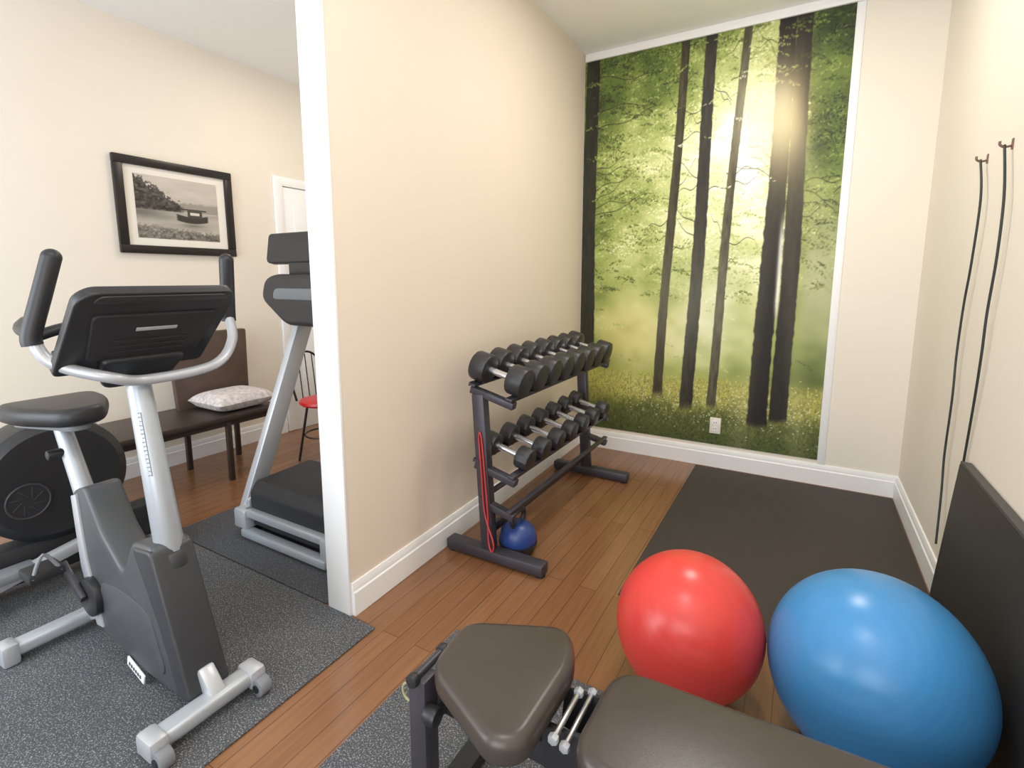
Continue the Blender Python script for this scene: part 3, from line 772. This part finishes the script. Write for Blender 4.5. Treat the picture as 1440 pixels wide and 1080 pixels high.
# ------------------------------------------------------------------ weight bench
wb = thing('weight_bench', 'black padded adjustable weight bench in the foreground', 'weight bench', (-.15, .89, .008))
MB().prism(rpoly([(-.672, .79), (-.45, .69), (-.392, .725), (-.388, .97), (-.45, 1.068), (-.69, .955)], .055, 7), 'z', .435, .502, .024, 5).build('seat_pad', M['vinyl'], wb)
MB().prism(rpoly([(-.325, .755), (.46, .74), (.46, 1.045), (-.315, 1.025)], .080, 7), 'z', .42, .485, .024, 5).build('back_pad', M['vinyl'], wb)
MB().box((-.70, .865, .30), (.42, .925, .36), .006).build('main_beam', M['blackm'], wb)
MB().box((-.62, .84, .36), (-.44, .95, .436), .006).build('seat_bracket', M['blackm'], wb)
for y in (.83, .93): MB().box((-.28, y, .385), (.38, y + .03, .421), .004).build('back_frame', M['blackm'], wb)
MB().box((-.745, .63, .008), (-.685, 1.13, .055), .008).build('floor_bar', M['blackm'], wb)
MB().box((.36, .68, .008), (.42, 1.10, .055), .008).build('floor_bar', M['blackm'], wb)
MB().bar((-.715, .82, .05), (-.715, .82, .435), .05, .05, .006).build('front_post', M['steel'], wb)
MB().bar((.39, .895, .05), (.34, .895, .33), .05, .06, .006).build('rear_leg', M['blackm'], wb)
MB().bar((-.715, .82, .33), (-.69, .895, .33), .04, .04, .004, (0, 0, 1)).build('post_link', M['blackm'], wb)
rbar = MB().cyl((-.718, .79, .438), (-.718, .90, .438), .010, n=16).build('roller_bar', M['steel'], wb)
for y in (.79, .90): MB().cyl((-.718, y - .010, .438), (-.718, y + .010, .438), .016, n=18, bev=.004).build('bar_cap', M['black'], rbar)
MB().tube([(-.742 + .018 * math.cos(a), .80, .39 + .022 * math.sin(a)) for a in [k * math.pi / 4 for k in range(8)]], .003, 8, 3, True).build('pull_ring', M['ring'], wb)
MB().cyl((-.69, .80, .36), (-.655, .80, .36), .022, n=20, bev=.005).build('adjustment_knob', M['black'], wb)
for y in (.845, .955):
    MB().prism(rpoly([(-.42, .33), (-.28, .33), (-.29, .45), (-.41, .43)], .02), 'y', y - .005, y + .005, .002).build('hinge_plate', M['blackm'], wb)
for (x, z, y0, y1) in ((-.368, .455, .80, .93), (-.348, .438, .81, .96)):
    rd = MB().cyl((x, y0, z), (x, y1, z), .006, n=14, bev=.002).build('hinge_rod', M['chrome'], wb)
    for y in (y0, y1): MB().cyl((x, y - .007, z), (x, y + .007, z), .011, n=6, bev=.002).build('rod_nut', M['silver'], rd)

# ------------------------------------------------------------------ leaning board, hooks and cords on the right wall
bo = thing('leaning_board', 'black padded board leaning against the right wall beside the blue ball', 'board', (.52, 1.6, .0085))
MB().prism([(.490, .010), (.525, .0085), (.572, .668), (.538, .673)], 'y', .85, 2.39, .003).build('padding', M['board'], bo)
MB().prism([(.540, .6735), (.571, .669), (.572, .678), (.541, .683)], 'y', .85, 2.39).build('edge_strip', M['edge'], bo)

def hook(p, label):
    h = thing('wall_hook', label, 'hook', (p.x, p.y, p.z), 'brown hooks on the right wall')
    MB().box((XR - .004, p.y - .007, p.z - .018), (XR, p.y + .007, p.z + .018), .0015).build('back_plate', M['rust'], h)
    MB().tube([(XR - .003, p.y, p.z - .006), (XR - .022, p.y, p.z - .008), (XR - .034, p.y, p.z), (XR - .035, p.y, p.z + .012)], .004, 10, 6).build('hook_arm', M['rust'], h)
h1, h2 = W(1380, 224, x=XR - .02), W(1414, 203, x=XR - .02)
hook(h1, 'small brown wall hook on the right wall, farther from the camera')
hook(h2, 'small brown wall hook on the right wall, nearer to the camera')
def cord(h, px, label, xs):
    P = [Vector((XR - .022, h.y, h.z - .002))]
    for (a, b), xx in zip(px, xs): P.append(W(a, b, x=XR - xx))
    mb = MB().tube(P, .0042, 10, 8)
    q = P[-1]
    single(mb, 'resistance_tube', M['cord'], label, 'exercise tube', q, 'black tubes hanging on the right wall')
cord(h1, [(1379, 280), (1366, 370), (1355, 430), (1345, 500), (1339, 560), (1328, 640), (1324, 690), (1316, 765)], 'black exercise tube hanging from the farther wall hook down to the baseboard', (.022, .02, .02, .02, .02, .02, .02, .032))
cord(h2, [(1412, 275), (1402, 360), (1388, 440), (1380, 500), (1369, 570), (1354, 655)], 'black exercise tube hanging from the nearer wall hook behind the leaning board', (.022, .02, .02, .018, .014, .010))

# ------------------------------------------------------------------ light
def area(name, loc, rot, size, sy, e, c):
    l = bpy.data.lights.new(name, 'AREA'); l.shape = 'RECTANGLE'; l.size = size; l.size_y = sy; l.energy = e; l.color = c
    o = bpy.data.objects.new(name, l); COL.objects.link(o); o.location = loc; o.rotation_euler = rot; return o
area('alcove_ceiling_light', (-.40, 2.6, 2.96), (0, 0, 0), .3, .3, 21, (1.0, .94, .86))
area('front_ceiling_light', (-.4, .5, 2.96), (0, 0, 0), .4, .4, 10, (1.0, .95, .89))
area('left_room_ceiling_light', (-2.8, 2.6, 2.96), (0, 0, 0), .6, .6, 15, (1.0, .89, .76))
area('daylight_window', (-2.8, -1.3, 1.35), (R(90), 0, R(14)), 2.0, 1.6, 64, (.84, .92, 1.0))
area('rear_fill', (-.3, -1.4, 1.4), (R(98), 0, 0), 1.5, 1.9, 37, (.97, .98, 1.0))  # added fill behind the camera, lifts right wall and ceiling; no known doorway
area('ceiling_bounce_fill', (-.35, -.35, 2.1), (R(150), 0, 0), .9, .5, 20, (1.0, .98, .95))  # added out-of-view fill aimed up to brighten the ceiling; no real lamp
wd = bpy.data.worlds.new('world'); SC.world = wd; wd.use_nodes = True
bg = wd.node_tree.nodes['Background']; bg.inputs[0].default_value = (.97, .98, 1.0, 1); bg.inputs[1].default_value = 0.97
SC.view_settings.view_transform = 'Standard'
